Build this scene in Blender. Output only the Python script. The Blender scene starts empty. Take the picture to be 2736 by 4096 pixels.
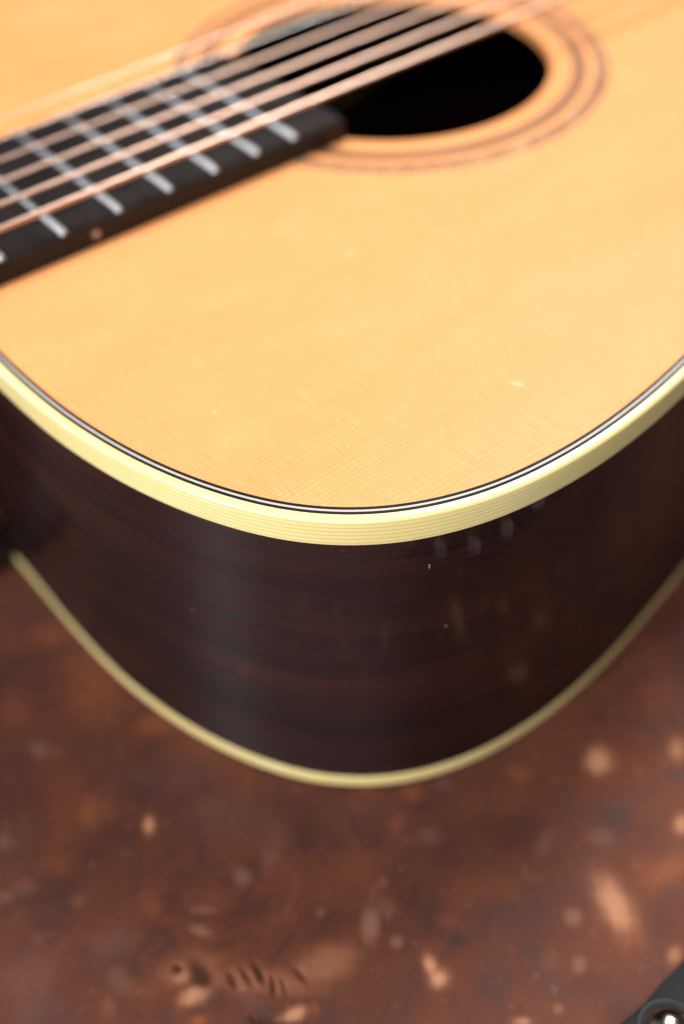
import bpy, bmesh, math, random
import numpy as np
from mathutils import Matrix, Vector

# ------------------------------------------------------------------ units
# Guitar space in millimetres: x from the nut towards the bridge, y from bass to treble,
# z = 0 on the soundboard.  The trunk's leather top is at z = -98.6; world z = 0 is under the trunk.
TRUNK_H = 0.25
LEATHER = -98.6
def W(x, y, z): return (x/1000.0, y/1000.0, TRUNK_H + (z-LEATHER)/1000.0)

scene = bpy.context.scene
col = scene.collection

# ------------------------------------------------------------------ camera
cd = bpy.data.cameras.new('camera')
cam = bpy.data.objects.new('camera', cd); col.objects.link(cam)
R_ = Vector((0.77107377, -0.63613643, -0.02785122)); U_ = Vector((0.47167234, 0.54124629, 0.69611612)); F_ = Vector((0.42775045, 0.54989353, -0.71738877))
m = Matrix((R_, U_, -F_)).transposed().to_4x4(); m.translation = Vector(W(255.479, -266.464, 162.309))
cam.matrix_world = m
cd.sensor_fit = 'VERTICAL'; cd.sensor_height = 36.0; cd.sensor_width = 24.05; cd.lens = 40.683
cd.clip_start = 0.01; cd.clip_end = 50
cd.dof.use_dof = True; cd.dof.focus_distance = 0.2272; cd.dof.aperture_fstop = 4.7
scene.camera = cam

# ------------------------------------------------------------------ light and exposure
world = bpy.data.worlds.new('World'); scene.world = world; world.use_nodes = True
bg = world.node_tree.nodes['Background']; bg.inputs[0].default_value = (0.80, 0.86, 1.0, 1); bg.inputs[1].default_value = 0.08
def area(name, loc, target, sx, sy, power, colour):
    l = bpy.data.lights.new(name, 'AREA'); l.shape = 'RECTANGLE'; l.size = sx; l.size_y = sy; l.energy = power; l.color = colour
    o = bpy.data.objects.new(name, l); col.objects.link(o); o.location = loc
    o.rotation_euler = (Vector(target)-Vector(loc)).to_track_quat('-Z', 'Y').to_euler()
    return o
CT = (0.36, -0.12, 0.33)
area('skylight', (-0.48, -0.74, 1.22), CT, 1.1, 1.1, 17, (0.97, 0.98, 1.0))
area('window_light', (-1.25, -0.15, 0.95), CT, 0.26, 0.7, 22, (0.90, 0.95, 1.0))
area('fret_fill_light', (-0.75, 1.05, 1.25), CT, 1.1, 1.1, 11, (0.92, 0.96, 1.0))  # added fill from the far left to brighten the frets, no known window
area('string_fill_light', (1.34, 0.40, 1.88), CT, 0.45, 0.85, 43, (1.0, 0.96, 0.90))  # added light, placed where the strings mirror it as bright bands
scene.view_settings.view_transform = 'Standard'; scene.view_settings.look = 'None'
scene.view_settings.exposure = 0.0; scene.view_settings.gamma = 1.0; scene.view_settings.use_curve_mapping = False
scene.render.engine = 'CYCLES'
scene.cycles.use_denoising = True
scene.cycles.max_bounces = 8

# ------------------------------------------------------------------ helpers
def add_mesh(name, verts, faces, material=None, parent=None, smooth=False, uvs=None):
    me = bpy.data.meshes.new(name); me.from_pydata(verts, [], faces); me.update()
    if material: me.materials.append(material)
    if smooth: me.polygons.foreach_set('use_smooth', [True]*len(me.polygons))
    if uvs is not None:
        uv = me.uv_layers.new(name='UVMap')
        idx = np.empty(len(me.loops), dtype=np.int32); me.loops.foreach_get('vertex_index', idx)
        uv.data.foreach_set('uv', np.asarray(uvs, dtype=np.float32)[idx].ravel())
    o = bpy.data.objects.new(name, me); col.objects.link(o)
    if parent: o.parent = parent
    return o
def from_bm(name, bm, material, parent, smooth=False):
    me = bpy.data.meshes.new(name); bm.to_mesh(me); bm.free(); me.materials.append(material)
    if smooth: me.polygons.foreach_set('use_smooth', [True]*len(me.polygons))
    o = bpy.data.objects.new(name, me); col.objects.link(o); o.parent = parent
    return o
def empty(name, label, cat):
    o = bpy.data.objects.new(name, None); col.objects.link(o); o['label'] = label; o['category'] = cat
    return o
def share(o, name, parent, matrix=None, loc=None):
    c = o.copy(); c.name = name; col.objects.link(c); c.parent = parent
    if matrix is not None: c.matrix_local = matrix
    if loc is not None: c.location = loc
    return c
def auto(o, deg=35):
    me = o.data; me.polygons.foreach_set('use_smooth', [True]*len(me.polygons))
    me.set_sharp_from_angle(angle=math.radians(deg)); return o
def tube(name, pts, rad, material, parent, n=12, closed=False):
    """a round bar through pts (mm); rad is one radius or one per point"""
    P = [Vector(q) for q in pts]; V = []; Fc = []
    for i, q in enumerate(P):
        t = (P[min(i+1, len(P)-1)]-P[max(i-1, 0)]).normalized()
        a = t.cross(Vector((0, 0, 1)))
        a = Vector((1, 0, 0)) if a.length < 1e-4 else a.normalized()
        b = a.cross(t); r = rad[i] if hasattr(rad, '__len__') else rad
        for k in range(n):
            w = 2*math.pi*k/n; V.append(W(*(q+a*r*math.cos(w)+b*r*math.sin(w))))
    for i in range(len(P)-1):
        for k in range(n):
            Fc.append((i*n+k, i*n+(k+1) % n, (i+1)*n+(k+1) % n, (i+1)*n+k))
    Fc.append(tuple(range(n))[::-1]); Fc.append(tuple((len(P)-1)*n+k for k in range(n)))
    return auto(add_mesh(name, V, Fc, material, parent), 50)
def box(name, x0, x1, y0, y1, z0, z1, material, parent, bevel=0.0, seg=2):
    bm = bmesh.new()
    bmesh.ops.create_cube(bm, size=1.0)
    for v in bm.verts:
        v.co = Vector(W((x0+x1)/2+v.co.x*(x1-x0), (y0+y1)/2+v.co.y*(y1-y0), (z0+z1)/2+v.co.z*(z1-z0)))
    if bevel: bmesh.ops.bevel(bm, geom=bm.edges[:], offset=bevel/1000, segments=seg, profile=0.5, affect='EDGES')
    return auto(from_bm(name, bm, material, parent))

# ------------------------------------------------------------------ materials
class Mat:
    def __init__(s, name):
        s.m = bpy.data.materials.new(name); s.m.use_nodes = True; s.t = s.m.node_tree
        s.b = s.t.nodes['Principled BSDF']
    def n(s, kind, **kw):
        q = s.t.nodes.new(kind)
        for k, v in kw.items(): setattr(q, k, v)
        return q
    def l(s, a, b): s.t.links.new(a, b)
    def set(s, **kw):
        for k, v in kw.items(): s.b.inputs[k.replace('_', ' ')].default_value = v
        return s
    def coords(s, scale=(1, 1, 1), src='Object', rot=(0, 0, 0)):
        tc = s.n('ShaderNodeTexCoord'); mp = s.n('ShaderNodeMapping')
        mp.inputs['Scale'].default_value = scale; mp.inputs['Rotation'].default_value = rot
        s.l(tc.outputs[src], mp.inputs['Vector']); return mp.outputs[0]
    def noise(s, vec, scale=1.0, detail=3.0, rough=0.55, dist=0.0):
        q = s.n('ShaderNodeTexNoise'); q.inputs['Scale'].default_value = scale; q.inputs['Detail'].default_value = detail
        q.inputs['Roughness'].default_value = rough; q.inputs['Distortion'].default_value = dist
        s.l(vec, q.inputs['Vector']); return q.outputs['Fac']
    def ramp(s, fac, stops):
        q = s.n('ShaderNodeValToRGB'); e = q.color_ramp.elements
        while len(e) < len(stops): e.new(0.5)
        for el, (p, c) in zip(e, stops):
            el.position = p; el.color = (c[0], c[1], c[2], 1) if hasattr(c, '__len__') else (c, c, c, 1)
        s.l(fac, q.inputs[0]); return q.outputs[0]
    def mix(s, fac, a, b, mode='MIX'):
        q = s.n('ShaderNodeMix', data_type='RGBA', blend_type=mode)
        for sock, v in ((q.inputs[0], fac), (q.inputs[6], a), (q.inputs[7], b)):
            if hasattr(v, 'links'): s.l(v, sock)
            elif hasattr(v, '__len__'): sock.default_value = (v[0], v[1], v[2], 1)
            else: sock.default_value = v
        return q.outputs[2]
    def math(s, op, a, b=0.0, clamp=False):
        q = s.n('ShaderNodeMath', operation=op, use_clamp=clamp)
        for i, v in enumerate((a, b)):
            if hasattr(v, 'links'): s.l(v, q.inputs[i])
            else: q.inputs[i].default_value = v
        return q.outputs[0]
    def attr(s, name):
        q = s.n('ShaderNodeAttribute', attribute_name=name); return q.outputs['Fac']
    def bump(s, h, strength, dist):
        q = s.n('ShaderNodeBump'); q.inputs['Strength'].default_value = strength; q.inputs['Distance'].default_value = dist
        s.l(h, q.inputs['Height']); s.l(q.outputs[0], s.b.inputs['Normal']); return q
    def colour(s, v):
        if hasattr(v, 'links'): s.l(v, s.b.inputs['Base Color'])
        else: s.b.inputs['Base Color'].default_value = (*v, 1)
        return s
    def rough(s, v): s.l(v, s.b.inputs['Roughness'])

def mat_spruce():
    M = Mat('aged_spruce').set(Coat_Weight=0.08, Coat_Roughness=0.30, Specular_IOR_Level=0.20)
    tc = M.n('ShaderNodeTexCoord'); sp = M.n('ShaderNodeSeparateXYZ'); M.l(tc.outputs['Object'], sp.inputs[0])
    drift = M.noise(M.coords((1.6, 45, 1)), 1.0, 3.0)
    g = M.math('SINE', M.math('ADD', M.math('MULTIPLY', sp.outputs[1], 2*math.pi/0.00115), M.math('MULTIPLY', drift, 26.0)))   # annual rings, along the strings
    g2 = M.noise(M.coords((9.0, 2100, 1)), 1.0, 2.0)
    silk = M.noise(M.coords((1500, 230, 1), rot=(0, 0, 0.12)), 1.0, 2.0, 0.6)
    blot = M.noise(M.coords((7, 22, 1)), 1.0, 3.0)
    blot2 = M.noise(M.coords((55, 90, 1)), 1.0, 3.0)
    c = M.ramp(blot, [(0.30, (0.80, 0.315, 0.100)), (0.72, (0.87, 0.372, 0.138))])
    c = M.mix(M.ramp(blot2, [(0.45, 0.0), (0.75, 0.4)]), c, (0.90, 0.42, 0.18))
    c = M.mix(M.math('MULTIPLY', M.ramp(g, [(0.40, 0.0), (1.0, 0.62)]), M.ramp(M.noise(M.coords((14, 160, 1)), 1.0, 3.0), [(0.30, 0.15), (0.68, 1.0)])), c, (0.70, 0.24, 0.055))
    c = M.mix(M.ramp(g2, [(0.55, 0.0), (0.75, 0.12)]), c, (0.75, 0.35, 0.10))
    c = M.mix(M.ramp(silk, [(0.55, 0.0), (0.75, 0.50)]), c, (0.72, 0.27, 0.07))
    c = M.mix(M.ramp(silk, [(0.20, 0.35), (0.40, 0.0)]), c, (0.95, 0.53, 0.28))
    for px, py, a, b, an, k in ((405.8, -137.2, 2.2, 0.55, 1.9, 0.8), (350.6, -101.2, 0.8, 0.5, 0.3, 0.5), (365.3, -128.2, 0.25, 0.25, 0, 0.8), (411.2, -73.7, 2.0, 1.2, 0.5, 0.4), (430.0, -120.0, 1.5, 0.4, 0.9, 0.4)):
        mp = M.n('ShaderNodeMapping', vector_type='TEXTURE'); mp.inputs['Location'].default_value = W(px, py, 0); mp.inputs['Rotation'].default_value = (0, 0, an)
        mp.inputs['Scale'].default_value = (a/1000, b/1000, 1.0); M.l(tc.outputs['Object'], mp.inputs['Vector'])
        ln = M.n('ShaderNodeVectorMath', operation='LENGTH'); M.l(mp.outputs[0], ln.inputs[0])
        c = M.mix(M.ramp(ln.outputs['Value'], [(0.3, k), (1.0, 0.0)]), c, (0.95, 0.62, 0.36))          # small pale dings
    M.colour(c); M.rough(M.ramp(blot2, [(0.3, 0.46), (0.7, 0.60)]))
    M.bump(M.math('ADD', M.math('MULTIPLY', g, 0.3), M.math('MULTIPLY', silk, 0.8)), 0.2, 0.0003)
    return M.m
def mat_rosewood(name='rosewood', src='UV'):
    M = Mat(name).set(Anisotropic=0.94, Anisotropic_Rotation=0.25, Coat_Weight=0.7, Coat_Roughness=0.07, Specular_IOR_Level=0.18)
    v = M.coords((4, 75, 1), src) if src == 'UV' else M.coords((5, 160, 160), src)
    v2 = M.coords((14, 900, 1), src) if src == 'UV' else M.coords((14, 700, 700), src)
    vp = M.coords((220, 5200, 1), src) if src == 'UV' else M.coords((220, 4000, 4000), src)
    a = M.noise(v, 1.0, 4.0, 0.6, 0.6); b = M.noise(v2, 1.0, 3.0, 0.6, 0.3); p = M.noise(vp, 1.0, 2.0)
    c = M.ramp(a, [(0.28, (0.010, 0.0038, 0.0036)), (0.50, (0.023, 0.0072, 0.0058)), (0.66, (0.044, 0.0112, 0.0078)), (0.82, (0.075, 0.018, 0.011))])
    c = M.mix(M.ramp(b, [(0.46, 0.0), (0.62, 0.8)]), c, (0.010, 0.0045, 0.0048))
    c = M.mix(M.ramp(p, [(0.60, 0.0), (0.68, 0.5)]), c, (0.006, 0.003, 0.003))
    lo = M.noise(M.coords((9, 22, 1), src), 1.0, 2.0)
    c = M.mix(M.ramp(lo, [(0.38, 0.75), (0.60, 0.0)]), c, (0.007, 0.003, 0.0032))
    M.colour(c); M.rough(M.ramp(b, [(0.35, 0.36), (0.65, 0.50)]))
    if src == 'UV':
        tg = M.n('ShaderNodeTangent', direction_type='UV_MAP', uv_map='UVMap'); M.l(tg.outputs[0], M.b.inputs['Tangent'])
    M.bump(M.math('ADD', M.math('MULTIPLY', b, 0.5), p), 0.10, 0.0002)
    return M.m
def mat_binding():
    M = Mat('grained_ivory_celluloid').set(Coat_Weight=0.6, Coat_Roughness=0.08, Roughness=0.32, Subsurface_Weight=0.15, Subsurface_Scale=0.002)
    M.b.inputs['Subsurface Radius'].default_value = (1.0, 0.8, 0.4)
    tc = M.n('ShaderNodeTexCoord'); sp = M.n('ShaderNodeSeparateXYZ'); M.l(tc.outputs['UV'], sp.inputs[0])
    wob = M.noise(M.coords((30, 60, 1), 'UV'), 1.0, 2.0)
    ph = M.math('ADD', M.math('MULTIPLY', sp.outputs[1], 2*math.pi/0.00105), M.math('MULTIPLY', wob, 1.0))
    w = M.math('SINE', ph)
    c = M.ramp(wob, [(0.3, (0.93, 0.725, 0.29)), (0.7, (0.95, 0.785, 0.38))])
    c = M.mix(M.ramp(w, [(0.35, 0.0), (0.95, 0.75)]), c, (0.70, 0.52, 0.18))
    M.colour(c); return M.m
def mat_plain(name, c, rough, metal=0.0, coat=0.0, var=0.15, scale=60, spec=0.5, bump=0.0):
    M = Mat(name).set(Metallic=metal, Coat_Weight=coat, Coat_Roughness=0.15, Specular_IOR_Level=spec)
    n = M.noise(M.coords((scale, scale, scale)), 1.0, 4.0, 0.6)
    M.colour(M.ramp(n, [(0.3, tuple(x*(1-var) for x in c)), (0.7, tuple(min(1, x*(1+var)) for x in c))]))
    M.rough(M.ramp(n, [(0.3, max(0.02, rough-0.06)), (0.7, min(1, rough+0.06))]))
    if bump: M.bump(n, bump, 0.0006)
    return M.m
def mat_wound(pitch):
    M = Mat('bronze_wound_wire').set(Metallic=1.0, Roughness=0.31)
    tc = M.n('ShaderNodeTexCoord'); sp = M.n('ShaderNodeSeparateXYZ'); M.l(tc.outputs['Object'], sp.inputs[0])
    w = M.math('SINE', M.math('MULTIPLY', sp.outputs[0], 2*math.pi/pitch))
    M.colour(M.ramp(w, [(0.0, (0.70, 0.46, 0.36)), (0.5, (0.97, 0.72, 0.60))]))
    return M.m
def mat_leather():
    M = Mat('worn_brown_leather').set(Specular_IOR_Level=0.16)
    big = M.noise(M.coords((16, 16, 16)), 1.0, 4.0, 0.6, 0.4)
    mid = M.noise(M.coords((85, 85, 85)), 1.0, 6.0, 0.66, 0.5)
    fine = M.noise(M.coords((300, 300, 300)), 1.0, 4.0, 0.65)
    c = M.ramp(big, [(0.30, (0.074, 0.025, 0.017)), (0.55, (0.118, 0.036, 0.020)), (0.75, (0.160, 0.047, 0.023))])
    c = M.mix(M.ramp(mid, [(0.34, 0.7), (0.50, 0.0)]), c, (0.052, 0.023, 0.021))
    c = M.mix(M.ramp(mid, [(0.58, 0.0), (0.72, 0.75)]), c, (0.180, 0.062, 0.034))
    c = M.mix(M.ramp(fine, [(0.60, 0.0), (0.70, 0.45)]), c, (0.24, 0.09, 0.052))
    c = M.mix(M.attr('grey'), c, (0.14, 0.075, 0.063))
    c = M.mix(M.attr('orange'), c, (0.27, 0.080, 0.030))
    c = M.mix(M.attr('dark'), c, (0.040, 0.019, 0.016))
    c = M.mix(M.attr('pale'), c, (0.32, 0.14, 0.09))
    c = M.mix(M.attr('scuff'), c, (0.52, 0.24, 0.13))
    c = M.mix(M.attr('hole'), c, (0.060, 0.020, 0.010))
    M.colour(c); M.rough(M.ramp(mid, [(0.3, 0.50), (0.7, 0.72)]))
    M.bump(M.math('ADD', M.math('MULTIPLY', mid, 1.0), M.math('MULTIPLY', fine, 0.5)), 0.16, 0.0010)
    return M.m
SPRUCE = mat_spruce(); ROSEWOOD = mat_rosewood(); ROSE_FLAT = mat_rosewood('rosewood_back', 'Object'); IVORY = mat_binding()
BLACK = mat_plain('black_purfling', (0.006, 0.005, 0.005), 0.5, spec=0.12); WHITE = mat_plain('white_purfling', (0.50, 0.46, 0.42), 0.5, var=0.05)
EBONY = mat_plain('ebony', (0.013, 0.0095, 0.009), 0.42, spec=0.22, var=0.3, scale=120)
NICKEL = mat_plain('fret_nickel', (0.80, 0.80, 0.82), 0.30, metal=1.0, var=0.06)
STEEL = mat_plain('plain_steel_wire', (0.82, 0.81, 0.80), 0.25, metal=1.0, var=0.05)
DOT = mat_plain('dull_side_dot', (0.34, 0.22, 0.16), 0.5)
BONE = mat_plain('bone', (0.74, 0.66, 0.50), 0.4, coat=0.3, var=0.06)
MAHOGANY = mat_plain('dark_mahogany', (0.050, 0.020, 0.012), 0.38, coat=0.4, var=0.3, scale=90)
INNER = mat_plain('bare_inner_wood', (0.16, 0.085, 0.04), 0.8, var=0.2)
LEATHER_M = mat_leather()
BAND = mat_plain('black_trunk_edging', (0.008, 0.0085, 0.009), 0.6, var=0.35, scale=200, bump=0.3, spec=0.2)
STUD = mat_plain('aged_nickel_stud', (0.36, 0.29, 0.24), 0.14, metal=1.0, var=0.2, scale=300)
WASHER = mat_plain('blackened_washer', (0.022, 0.023, 0.025), 0.5, metal=0.0, var=0.3, scale=300, spec=0.3)

# ------------------------------------------------------------------ trunk (what the guitar lies on)
SPOTS = [(295.3,-105.9,3.9,2.7,52,'o',0.64),(305.2,-119.2,1.9,1.1,61,'w',0.95),(293.8,-138.1,2.2,1.9,115,'o',0.48),(293.9,-133.5,1.4,0.7,173,'p',0.24),(302.7,-146.0,2.7,1.0,139,'p',0.43),(299.4,-149.7,2.3,1.1,118,'p',0.71),(314.7,-145.4,2.3,1.9,97,'p',0.47),(322.5,-146.0,3.1,2.5,60,'p',0.21),(323.6,-164.5,1.0,0.8,54,'p',0.38),(290.5,-156.2,2.6,1.2,171,'w',0.47),(290.4,-161.3,3.1,1.7,170,'w',0.85),(298.9,-167.0,1.4,0.9,136,'p',0.57),(304.7,-179.1,2.2,1.2,164,'w',0.90),(301.5,-177.8,2.0,0.4,150,'p',0.47),(287.3,-166.6,1.6,1.1,136,'o',0.90),(282.6,-113.4,3.3,2.1,132,'o',0.28),(273.0,-113.3,3.0,2.2,122,'p',0.19),(281.2,-124.6,1.7,1.4,91,'p',0.19),(275.3,-99.0,2.6,1.8,76,'p',0.28),(282.5,-139.6,3.8,2.9,153,'g',0.35),(278.7,-147.7,3.5,2.2,89,'p',0.24),(273.7,-151.1,2.0,1.4,66,'p',0.19),(282.3,-153.9,2.1,1.4,134,'o',0.28),(263.8,-133.2,6.3,4.9,165,'p',0.14),(260.6,-142.3,5.0,3.1,133,'g',0.25),(316.8,-174.6,6.5,3.7,160,'o',1.00),(317.4,-174.8,3.9,1.8,160,'p',0.47),(319.9,-176.9,2.4,2.1,52,'o',0.30),(308.7,-180.7,1.4,0.9,53,'o',0.50),(292.5,-155.7,6.1,3.4,148,'o',0.75),(303.9,-169.0,10.2,2.6,135,'o',0.85),(298.8,-170.2,3.3,1.3,120,'g',0.40),(404.0,-179.1,3.3,2.7,-155,'w',0.85),(385.9,-168.7,2.6,2.4,-172,'o',0.60),(361.4,-154.5,2.5,2.2,101,'o',0.56),(369.3,-157.9,1.8,1.3,-135,'g',0.50),(352.0,-158.9,1.7,1.5,-136,'o',0.56),(406.1,-204.5,2.2,1.6,-153,'w',0.66),(394.1,-210.3,6.4,2.6,167,'o',0.60),(377.5,-207.7,6.0,2.9,67,'w',0.71),(367.8,-203.6,2.0,1.8,-168,'p',0.43),(334.9,-190.4,2.2,1.1,62,'w',0.95),(334.4,-193.7,1.8,1.6,169,'w',0.95),(332.6,-181.4,1.3,1.3,-151,'p',0.57),(330.7,-174.3,3.8,2.0,-138,'p',0.71),(335.3,-175.1,1.2,0.8,48,'p',0.38),(339.9,-168.3,1.3,0.8,49,'p',0.43),(335.2,-169.4,3.6,0.4,-150,'p',0.33),(360.6,-212.0,1.8,1.4,-147,'p',0.38),(349.7,-215.8,1.0,0.9,-180,'p',0.43),(341.9,-212.6,1.5,0.7,142,'w',0.57),(378.6,-224.5,1.8,1.2,-163,'w',0.38),(345.0,-185.0,2.5,1.9,120,'o',0.32),(388.1,-193.9,2.9,2.4,157,'p',0.24),(356.2,-166.7,2.9,2.1,142,'p',0.24),(345.8,-153.5,9.4,6.7,165,'g',0.12),(376.8,-186.1,3.9,1.8,-162,'p',0.19),(316.1,-48.6,4.3,3.2,123,'o',0.32),(315.4,-74.0,9.3,6.0,66,'o',0.44),(322.0,-94.7,4.8,2.5,157,'o',0.48),(295.3,-66.3,5.0,3.7,80,'o',0.32),(295.0,-81.3,2.7,2.2,96,'p',0.38),(422.1,-190.1,2.8,1.8,-149,'w',0.47),(433.3,-174.3,5.1,4.3,-172,'o',0.32),(399.4,-170.8,10.3,4.1,164,'o',0.24),(376.7,-170.7,10.2,4.0,152,'o',0.28),(391.0,-182.9,8.8,6.9,151,'o',0.20),(355.2,-183.9,7.1,3.6,152,'o',0.16),(318.1,-111.2,10.2,5.9,149,'g',0.25),(292.1,-98.6,11.6,3.6,61,'o',0.16),(321.7,-128.4,10.1,6.9,135,'g',0.20),(339.4,-161.2,6.0,3.8,140,'o',0.24),(328.0,-141.0,4.0,3.5,67,'p',0.10),(333.3,-146.4,4.9,4.3,132,'d',0.60),(273.6,-126.1,4.7,3.4,127,'d',0.30),(312.0,-165.3,5.0,0.6,-168,'d',0.60),(343.6,-189.7,1.3,1.3,-163,'d',0.60),(356.4,-173.1,3.8,3.5,-147,'d',0.40),(372.7,-179.9,5.4,3.9,145,'d',0.35),(394.8,-194.3,7.0,2.6,117,'d',0.30),(311.3,-153.2,5.2,2.3,155,'d',0.50),(280.7,-144.5,4.4,2.8,145,'d',0.35),(359.2,-225.3,3.8,3.0,157,'d',0.60),(359.5,-217.8,5.5,3.2,144,'d',0.40),(381.8,-217.7,3.7,3.1,-171,'d',0.40),(303.9,-169.0,11.3,2.3,135,'p',0.33),(292.3,-155.9,5.5,2.7,148,'p',0.28),(316.8,-174.6,6.2,3.3,160,'p',0.47),(290.5,-153.7,1.0,0.9,96,'h',1.00),(293.9,-158.0,3.7,2.0,85,'h',1.00),(298.5,-163.8,1.9,0.8,79,'h',0.80),(301.4,-165.3,2.3,0.6,83,'h',0.80),(304.0,-166.8,2.4,0.8,78,'h',1.00),(304.8,-170.7,2.4,0.6,58,'h',0.90),(306.5,-172.5,2.1,0.4,72,'h',0.70),(311.0,-173.1,2.4,0.6,91,'h',0.70),(298.5,-175.8,2.4,1.3,138,'h',0.90),(297.0,-173.6,0.7,0.6,106,'h',0.60)]
TX0, TX1, TY0, TY1 = -200.0, 930.0, -247.0, 320.0
trunk = empty('leather_trunk', 'old scuffed brown leather trunk with black studded edging lying under the guitar', 'trunk')
rng = np.random.default_rng(7)
def axis(a, b, d0, d1, fine, coarse):
    return np.concatenate([np.arange(a, d0, coarse), np.arange(d0, d1, fine), np.arange(d1, b, coarse), [b]])
gx = axis(TX0+4, TX1-4, 225, 500, 0.55, 20.0); gy = axis(TY0+4, TY1-4, TY0+6, 10, 0.55, 20.0)
X, Y = np.meshgrid(gx, gy, indexing='ij')
at = {k: np.zeros_like(X) for k in ('grey', 'orange', 'dark', 'hole', 'pale', 'scuff')}
Zh = 0.25*np.sin(X*0.043+1.0)*np.sin(Y*0.037)+0.12*np.sin(X*0.11+Y*0.07)
wobx = sum(np.sin(X*f+ph)*np.cos(Y*f*0.9+ph2) for f, ph, ph2 in ((0.9, 0.3, 1.1), (1.7, 2.0, 0.4), (3.1, 1.3, 2.2)))/3
def spot(x, y, a, b, ang, k, s):
    c, sn = math.cos(math.radians(ang)), math.sin(math.radians(ang))
    u = ((X-x)*c+(Y-y)*sn)/a; v = (-(X-x)*sn+(Y-y)*c)/b
    d = np.sqrt(u*u+v*v)+0.28*wobx
    f = 1/(1+np.exp((d-1.0)*(4.5 if k in 'whp' else 3.0)))
    key = {'o': 'orange', 'w': 'scuff', 'p': 'pale', 'g': 'grey', 'd': 'dark', 'h': 'hole'}[k]
    at[key][:] = np.maximum(at[key], s*f)
    if k == 'h': Zh[:] -= 0.8*s*f
    if k == 'w': Zh[:] += 0.25*s*f
    if k == 'w': at['orange'][:] = np.maximum(at['orange'], 0.5*s/(1+np.exp((d-1.7)*3)))
for q in SPOTS: spot(*q)
for i in range(130):                                                     # small rubs and flecks all over the lid
    x, y = rng.uniform(226, 500), rng.uniform(-240, 8)
    a = rng.gamma(2.0, 0.35)+0.3
    spot(x, y, a*rng.uniform(1, 2), a, rng.uniform(0, 180), 'op'[int(rng.random() < 0.35)], rng.uniform(0.08, 0.30))
nx, ny = len(gx), len(gy)
V = np.stack([X/1000, Y/1000, TRUNK_H+Zh/1000], -1).reshape(-1, 3)
ii = np.arange(nx*ny).reshape(nx, ny)
Fq = np.stack([ii[:-1, :-1], ii[1:, :-1], ii[1:, 1:], ii[:-1, 1:]], -1).reshape(-1, 4)
me = bpy.data.meshes.new('lid_leather')
me.vertices.add(len(V)); me.vertices.foreach_set('co', V.astype(np.float32).ravel())
me.loops.add(Fq.size); me.loops.foreach_set('vertex_index', Fq.astype(np.int32).ravel())
me.polygons.add(len(Fq)); me.polygons.foreach_set('loop_start', np.arange(0, Fq.size, 4, dtype=np.int32))
me.polygons.foreach_set('use_smooth', np.ones(len(Fq), dtype=bool))
me.update(calc_edges=True); me.validate()
for k, a in at.items():
    A = me.attributes.new(k, 'FLOAT', 'POINT'); A.data.foreach_set('value', np.clip(a, 0, 1).astype(np.float32).ravel())
me.materials.append(LEATHER_M)
lid = bpy.data.objects.new('lid_leather', me); col.objects.link(lid); lid.parent = trunk
# case body: lid rim and base, leather covered, with a seam between them
ZB = LEATHER-TRUNK_H*1000
box('lid_rim', TX0+1, TX1-1, TY0+1, TY1-1, LEATHER-70, LEATHER-1.6, LEATHER_M, trunk, 3.0)
box('base', TX0+1, TX1-1, TY0+1, TY1-1, ZB, LEATHER-71.5, LEATHER_M, trunk, 3.0)
# black edging folded over the lid's edges
def band(p0, p1, inward, width, skirt=26, t=1.3):
    p0, p1, inward = Vector(p0), Vector(p1), Vector(inward)
    L = (p1-p0).length; n = max(2, int(L/6)); prof = []
    z = LEATHER
    prof = [(width, -0.8), (width, t*0.7), (width-0.8, t), (4.5, t), (2.2, t-0.5), (0.8, t-1.8), (0.0, -3.0), (-0.4, -skirt), (1.2, -skirt), (1.2, -4), (4, -0.8)]
    V, Fc = [], []
    for i in range(n+1):
        q = p0+(p1-p0)*(i/n); s = L*i/n
        wv = 0.9*math.sin(s*0.045+1)+0.5*math.sin(s*0.13)+0.3*math.sin(s*0.31)
        for j, (w, h) in enumerate(prof):
            ww = w+(wv if j < 3 else 0)
            V.append(W(q.x+inward.x*ww, q.y+inward.y*ww, z+h))
    k = len(prof)
    for i in range(n):
        for j in range(k): Fc.append((i*k+j, i*k+(j+1) % k, (i+1)*k+(j+1) % k, (i+1)*k+j))
    Fc.append(tuple(range(k))[::-1]); Fc.append(tuple(n*k+j for j in range(k)))
    return auto(add_mesh('edge_band', V, Fc, BAND, trunk), 40)
band((TX0, TY0), (TX1, TY0), (0, 1), 19.5); band((TX1, TY1), (TX0, TY1), (0, -1), 19.5)
band((TX1-0.3, TY0+20.6), (TX1-0.3, TY1-20.6), (-1, 0), 19.5); band((TX0+0.3, TY1-20.6), (TX0+0.3, TY0+20.6), (1, 0), 19.5)
# domed studs on the front edging, each in a blackened washer
def lathe(name, prof, material, parent, n=24):
    V, Fc = [], []
    for r, z in prof:
        for k in range(n):
            w = 2*math.pi*k/n; V.append((r*math.cos(w)/1000, r*math.sin(w)/1000, z/1000))
    for i in range(len(prof)-1):
        for k in range(n): Fc.append((i*n+k, i*n+(k+1) % n, (i+1)*n+(k+1) % n, (i+1)*n+k))
    if prof[-1][0] > 0.01: Fc.append(tuple((len(prof)-1)*n+k for k in range(n)))
    return auto(add_mesh(name, V, Fc, material, parent), 50)
dome = [(5.2*math.cos(a), 0.4+3.0*math.sin(a)) for a in np.linspace(0, 1.45, 9)]
stud0 = lathe('stud', [(5.2, -1.0)]+dome, STUD, trunk)
wash0 = lathe('washer', [(7.4, -1.0), (7.4, 0.3), (7.1, 0.7), (6.7, 0.9), (6.2, 0.7), (5.4, 0.2), (5.0, 0.1)], WASHER, stud0)
xs = [364.0+26.3*k for k in range(-20, 21) if TX0+12 < 364.0+26.3*k < TX1-12]
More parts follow.
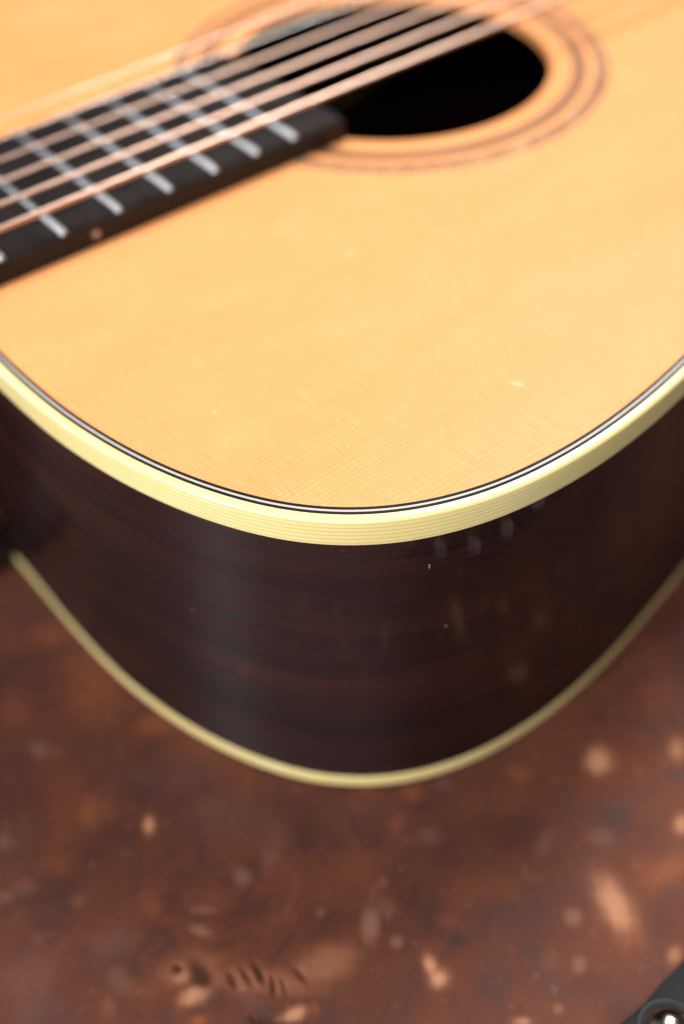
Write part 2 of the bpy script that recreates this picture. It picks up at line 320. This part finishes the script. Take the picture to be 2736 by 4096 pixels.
for i, x in enumerate(xs):
    loc = W(x, -234.8, LEATHER+1.25)
    if i == 0: stud0.location = loc
    else:
        s = share(stud0, 'stud', trunk, loc=loc); share(wash0, 'washer', s)

# ------------------------------------------------------------------ guitar body outline
HALF = [(322.3, 0), (322.3, -28), (321.9, -50), (322.2, -67), (323.4, -82), (326.6, -99), (330.9, -113), (336.2, -125), (342.4, -135.3), (349.6, -143.4), (357.6, -149.8),
        (366, -154.4), (376, -158.2), (386, -160.4), (396, -161.5), (408, -161.9), (424, -160.9), (440, -158.6), (468, -153.4), (500, -146.5), (530, -141), (560, -139.5), (590, -143),
        (625, -153), (660, -167), (695, -180), (730, -186), (765, -182), (795, -166), (818, -136), (832, -92), (838.5, -46), (840, 0)]
pts = np.array(HALF+[(x, -y) for x, y in HALF[-2:0:-1]], float)
def resample(P, n):
    Q = np.vstack([P, P[:1]]); s = np.r_[0, np.cumsum(np.hypot(*np.diff(Q, axis=0).T))]
    t = np.linspace(0, s[-1], n, endpoint=False); return np.stack([np.interp(t, s, Q[:, j]) for j in (0, 1)], 1), s[-1]
NP = 720
dense, LEN = resample(pts, NP)
def gsmooth(A, mm):
    sg = mm/(LEN/NP); f = np.fft.fftfreq(len(A)); g = np.exp(-2*(np.pi*f*sg)**2)
    return np.real(np.fft.ifft(np.fft.fft(A, axis=0)*g[:, None], axis=0))
sm = gsmooth(dense, 7.0); sm = sm+gsmooth(dense-sm, 7.0)       # smooth twice-corrected, keeps the curve in place
OUT, LEN = resample(sm, NP)
tan = np.roll(OUT, -1, 0)-np.roll(OUT, 1, 0); tan /= np.linalg.norm(tan, axis=1)[:, None]
NRM = np.stack([tan[:, 1], -tan[:, 0]], 1)
if (NRM[NP//4]@(OUT[NP//4]-OUT.mean(0))) < 0: NRM = -NRM
S = np.arange(NP)*LEN/NP
def ring(off, z): 
    q = OUT-NRM*off; return [W(a, b, z) for a, b in q]
def shell(name, prof, material, parent, closed=True, smooth_angle=40, cap=None):
    """a band swept round the outline; prof is (inset, z) in mm, going round its section"""
    k = len(prof); V = []; UV = []; acc = 0
    for j, (o, z) in enumerate(prof):
        if j: acc += math.hypot(o-prof[j-1][0], z-prof[j-1][1])
        V += ring(o, z); UV += [(s/1000, z/1000) for s in S]
    Fc = []
    for j in range(k if closed else k-1):
        a, b = j*NP, ((j+1) % k)*NP
        for i in range(NP):
            i2 = (i+1) % NP; Fc.append((a+i, b+i, b+i2, a+i2))
    o = add_mesh(name, V, Fc, material, parent, uvs=UV)
    bm = bmesh.new(); bm.from_mesh(o.data); bmesh.ops.recalc_face_normals(bm, faces=bm.faces[:]); bm.to_mesh(o.data); bm.free()
    return auto(o, smooth_angle)
guitar = empty('acoustic_guitar', 'acoustic guitar with amber spruce top, ivory binding and dark rosewood sides lying face up', 'guitar')

# soundboard with its hole
HX, HR = 488.6, 50.3
def plate(name, off, z0, z1, hole, material, inner_mat=None):
    bm = bmesh.new()
    a = [bm.verts.new(v) for v in ring(off, z0)]
    ed = [bm.edges.new((a[i], a[(i+1) % NP])) for i in range(NP)]
    hv = []
    if hole:
        hv = [bm.verts.new(W(HX+HR*math.cos(2*math.pi*i/120), HR*math.sin(2*math.pi*i/120), z0)) for i in range(120)]
        ed += [bm.edges.new((hv[i], hv[(i+1) % 120])) for i in range(120)]
    bmesh.ops.triangle_fill(bm, use_beauty=True, use_dissolve=False, edges=ed, normal=(0, 0, 1))
    ret = bmesh.ops.extrude_face_region(bm, geom=bm.faces[:])
    for g in ret['geom']:
        if isinstance(g, bmesh.types.BMVert): g.co.z += (z1-z0)/1000
    bmesh.ops.recalc_face_normals(bm, faces=bm.faces[:])
    o = from_bm(name, bm, material, guitar); return auto(o, 30)
plate('soundboard', 4.0, 0.0, -2.8, True, SPRUCE)
shell('purfling_line', [(4.0, 0.02), (3.22, 0.02), (3.22, -2.0), (4.0, -2.0)], BLACK, guitar)
shell('purfling_line', [(3.22, 0.03), (2.70, 0.03), (2.70, -2.0), (3.22, -2.0)], WHITE, guitar)
shell('purfling_line', [(2.70, 0.02), (1.95, 0.02), (1.95, -2.0), (2.70, -2.0)], BLACK, guitar)
arc = lambda cx, cz, r, a0, a1, n: [(cx+r*math.cos(t), cz+r*math.sin(t)) for t in np.linspace(a0, a1, n)]
# insets grow inwards, so an outer corner at inset 0 has its centre at inset r
top_fillet = [(1.1-1.1*math.sin(t), -1.1+1.1*math.cos(t)) for t in np.linspace(0, math.pi/2, 7)]
shell('top_binding', [(1.95, 0.0)]+top_fillet+[(0.0, -6.7), (0.25, -6.9), (2.6, -6.9), (2.6, -2.4), (1.95, -2.2)], IVORY, guitar, smooth_angle=30)
shell('side', [(0.12, -6.9), (0.12, -93.0), (2.6, -93.0), (2.6, -6.9)], ROSEWOOD, guitar)
bot_fillet = [(1.2-1.2*math.cos(t), -96.8-1.2*math.sin(t)) for t in np.linspace(0, math.pi/2, 6)]
shell('back_binding', [(2.2, -93.0), (0.25, -93.0), (0.0, -93.2)]+bot_fillet+[(2.2, -98.0)], IVORY, guitar, smooth_angle=30)
# back: a slightly domed plate
V, Fc = [], []
fr = [1.0, 0.85, 0.65, 0.4, 0.15]; cen = OUT.mean(0)
base = OUT-NRM*2.2
for lay, (zz, dz) in enumerate(((-97.9, -1.0), (-94.5, -1.0))):
    for f in fr:
        for q in base: 
            x, y = cen+(q-cen)*f; V.append(W(x, y, zz+dz*(1-f*f)))
    V.append(W(cen[0], cen[1], zz+dz))
K = len(fr)*NP+1
for lay in (0, 1):
    for j in range(len(fr)-1):
        for i in range(NP):
            a, b = lay*K+j*NP+i, lay*K+j*NP+(i+1) % NP; Fc.append((a, b, b+NP, a+NP) if lay == 0 else (a, a+NP, b+NP, b))
    for i in range(NP):
        a, b = lay*K+(len(fr)-1)*NP+i, lay*K+(len(fr)-1)*NP+(i+1) % NP; Fc.append((a, b, lay*K+K-1) if lay == 0 else (b, a, lay*K+K-1))
for i in range(NP): Fc.append((i, K+i, K+(i+1) % NP, (i+1) % NP))
auto(add_mesh('back', V, Fc, ROSE_FLAT, guitar), 30)

# rosette: two dark rings let into the top, the outer one edged with shell pieces
def annulus(name, r0, r1, h, material, parent, n=160, a0=0.0, a1=2*math.pi):
    V, Fc = [], []; full = abs(a1-a0-2*math.pi) < 1e-6; m_ = n if full else n+1
    for r, z in ((r0, -0.6), (r0, h), (r1, h), (r1, -0.6)):
        for i in range(m_):
            t = a0+(a1-a0)*i/n; V.append(W(HX+r*math.cos(t), r*math.sin(t), z))
    for j in range(4):
        a, b = j*m_, ((j+1) % 4)*m_
        for i in range(n):
            i2 = (i+1) % m_; Fc.append((a+i, a+i2, b+i2, b+i))
    o = add_mesh(name, V, Fc, material, parent)
    bm = bmesh.new(); bm.from_mesh(o.data); bmesh.ops.recalc_face_normals(bm, faces=bm.faces[:]); bm.to_mesh(o.data); bm.free()
    return auto(o, 30)
ROS_B = mat_plain('rosette_brown_wood', (0.24, 0.09, 0.025), 0.5, var=0.15, scale=150)
ROS_D = mat_plain('rosette_dark_line', (0.16, 0.065, 0.03), 0.5, var=0.2, scale=150)
PEARL = Mat('shell_inlay').set(Roughness=0.2, Coat_Weight=0.5)
vc = PEARL.noise(PEARL.coords((120, 120, 120)), 1.0, 2.0)
PEARL.colour(PEARL.ramp(vc, [(0.30, (0.28, 0.13, 0.065)), (0.46, (0.42, 0.24, 0.13)), (0.58, (0.35, 0.19, 0.11)), (0.70, (0.58, 0.42, 0.25))])); PEARL = PEARL.m
ros = annulus('rosette', 57.2, 60.6, 0.05, ROS_B, guitar)
annulus('rosette_line', 56.8, 57.2, 0.04, ROS_D, ros); annulus('rosette_line', 60.6, 61.0, 0.04, ROS_D, ros)
annulus('rosette_line', 63.9, 64.5, 0.05, ROS_D, ros); annulus('rosette_line', 67.1, 67.7, 0.05, ROS_D, ros)
NPC = 64; gap = 0.004
for k in range(NPC):
    a0 = 2*math.pi*k/NPC
    annulus('shell_piece', 64.5, 67.1, 0.06, PEARL, ros, 4, a0+gap, a0+2*math.pi/NPC-gap)

# neck, heel and headstock
def hw(x): return 24.2+(29.2-24.2)*x/440.0
FB0, FB1 = 0.0, 446.5
def prism(name, secs, material, parent, ang=35):
    """secs: list of (x, [(y, z), ...]) cross sections of equal length"""
    k = len(secs[0][1]); V = [W(x, y, z) for x, s in secs for y, z in s]; Fc = []
    for i in range(len(secs)-1):
        for j in range(k): Fc.append((i*k+j, i*k+(j+1) % k, (i+1)*k+(j+1) % k, (i+1)*k+j))
    Fc.append(tuple(range(k))[::-1]); Fc.append(tuple((len(secs)-1)*k+j for j in range(k)))
    o = add_mesh(name, V, Fc, material, parent)
    bm = bmesh.new(); bm.from_mesh(o.data); bmesh.ops.recalc_face_normals(bm, faces=bm.faces[:]); bm.to_mesh(o.data); bm.free()
    return auto(o, ang)
def neck_sec(x, depth, bw):
    h = hw(x); out = []
    for t in np.linspace(0, math.pi, 15):
        c, s_ = math.cos(t), math.sin(t)
        w = h*(1-(1-bw)*s_**1.5); out.append((w*math.copysign(abs(c)**(0.75 if depth < 30 else 0.45), c), -depth*abs(s_)**(0.8 if depth < 30 else 0.5)))
    return (x, out)
neck = prism('neck', [neck_sec(x, d, b) for x, d, b in ((-6, 14, 1), (0, 14, 1), (60, 14.5, 1), (150, 15.5, 1), (230, 17, 1), (255, 21, 1), (275, 33, 0.95), (290, 54, 0.85), (303, 76, 0.75), (313, 88, 0.72), (322.0, 92, 0.72))], MAHOGANY, guitar)
box('heel_cap', 294, 322.2, -20, 20, -95.5, -90.0, EBONY, neck, 1.2)
head = prism('headstock', [(x, [(w, z0), (w, z0-15), (-w, z0-15), (-w, z0)]) for x, w, z0 in ((-2, 24, -0.5), (-20, 29, -5), (-60, 33, -15), (-120, 35, -30), (-185, 37, -46), (-192, 34, -48))], MAHOGANY, guitar)
box('nut', -5.5, 0, -24.2, 24.2, -0.5, 8.6, BONE, guitar, 0.8)
# fretboard with its frets and side dots
fb = prism('fretboard', [(x, [(hw(x), 0.04), (hw(x), 5.9), (hw(x)-0.25, 6.15), (hw(x)*0.5, 6.45), (0, 6.5), (-hw(x)*0.5, 6.45), (-hw(x)+0.25, 6.15), (-hw(x), 5.9), (-hw(x), 0.04)]) for x in (FB0, 150, 300, FB1-1.0, FB1)], EBONY, guitar, 25)
SC = 645.0
for n in range(1, 20):
    x = SC*(1-2**(-n/12)); h = hw(x)-0.5
    prof = [(-0.95, -0.2), (-0.88, 0.35), (-0.55, 0.85), (0, 1.05), (0.55, 0.85), (0.88, 0.35), (0.95, -0.2)]
    V, Fc = [], []; k = len(prof)
    for y, e in ((-h, 0.0), (-h+0.35, 0.75), (-h+0.9, 1.0), (-h*0.5, 1.0), (0, 1.0), (h*0.5, 1.0), (h-0.9, 1.0), (h-0.35, 0.75), (h, 0.0)):
        zt = 6.5-0.28*(y/h)**2
        for dx, dz in prof: V.append(W(x+dx, y, zt+(dz*e if dz > 0 else dz)))
    for i in range(8):
        for j in range(k): Fc.append((i*k+j, i*k+(j+1) % k, (i+1)*k+(j+1) % k, (i+1)*k+j))
    Fc.append(tuple(range(k))[::-1]); Fc.append(tuple(8*k+j for j in range(k)))
    auto(add_mesh('fret', V, Fc, NICKEL, fb), 50)
for n in (3, 5, 7, 9, 12, 15):
    x = (SC*(1-2**(-n/12))+SC*(1-2**(-(n-1)/12)))/2; V, Fc = [], []
    for y in (-hw(x)-0.06, -hw(x)+1):
        for i in range(14):
            t = 2*math.pi*i/14; V.append(W(x+1.15*math.cos(t), y, 3.2+1.15*math.sin(t)))
    for i in range(14): Fc.append((i, (i+1) % 14, 14+(i+1) % 14, 14+i))
    Fc.append(tuple(range(14))[::-1]); add_mesh('side_dot', V, Fc, DOT, fb)
# bridge, saddle, pins, tuners
br = box('bridge', 630, 664, -78, 78, 0.0, 8.2, EBONY, guitar, 2.0)
box('saddle', 644.5, 647.5, -38, 38, 7.8, 14.2, BONE, br, 0.8)
def sy(i, x): return (-24.6+(x-345)*-0.0118)*(1-2*i/5.0)
def sz(x): return 12.5+(x-345)*0.0075
for i in range(6): tube('bridge_pin', [(655, sy(i, 655), 8.0), (655, sy(i, 655), 10.5), (655, sy(i, 655), 12.6), (655, sy(i, 655), 13.2)], [2.4, 2.6, 2.2, 0.8], BONE, br, 12)
dia = [1.50, 1.22, 0.98, 0.76, 0.46, 0.36]; pitch = [0.00048, 0.00042, 0.00034, 0.00028]
for i in range(6):
    zt = sz(0); px = -40-45*(i if i < 3 else 5-i); py = -11 if i < 3 else 11; pz = -0.5-(-px)*0.24+7
    P = [(px, py, pz), (-3, sy(i, 0), zt-0.3)]+[(x, sy(i, x), sz(x)) for x in (0, 100, 200, 300, 400, 500, 600, 644)]+[(647, sy(i, 646), sz(646)-0.2), (655, sy(i, 655), 8.4)]
    tube('string', P, dia[i]/2, mat_wound(pitch[i]) if i < 4 else STEEL, guitar, 14)
    pt = tube('tuner_post', [(px, py, pz-14), (px, py, pz+3)], 3.0, NICKEL, head, 14)
    sg = -1 if i < 3 else 1
    tube('tuner_button', [(px, sg*30, pz-16), (px, sg*44, pz-16), (px, sg*46, pz-16), (px, sg*58, pz-16), (px, sg*59, pz-16)], [2.5, 2.5, 7, 8, 5], NICKEL, head, 14)

# small chips and dust caught on the glossy side
CHIP = mat_plain('pale_chip', (0.55, 0.52, 0.50), 0.6)
for x, y, z, nx, ny, r, st in ((351.0, -144.2, -8.4, -0.67, -0.75, 0.10, 1.0), (364.5, -153.2, -15.3, -0.43, -0.90, 0.16, 1.4), (365.0, -153.5, -16.0, -0.42, -0.91, 0.12, 1.8), (369.9, -155.5, -36.7, -0.37, -0.93, 0.20, 1.1), (331.0, -112.6, -40.4, -0.94, -0.34, 0.16, 1.0)):
    q = np.array((x, y)); k = int(np.argmin(((OUT-q)**2).sum(1))); q = OUT[k]-NRM[k]*0.12
    bm = bmesh.new(); bmesh.ops.create_icosphere(bm, subdivisions=1, radius=1.0)
    for v in bm.verts:
        a, b_, c_ = v.co; v.co = Vector(W(q[0]+NRM[k][0]*a*0.05+tan[k][0]*b_*r, q[1]+NRM[k][1]*a*0.05+tan[k][1]*b_*r, z+c_*r*st))
    from_bm('chip', bm, CHIP, guitar)
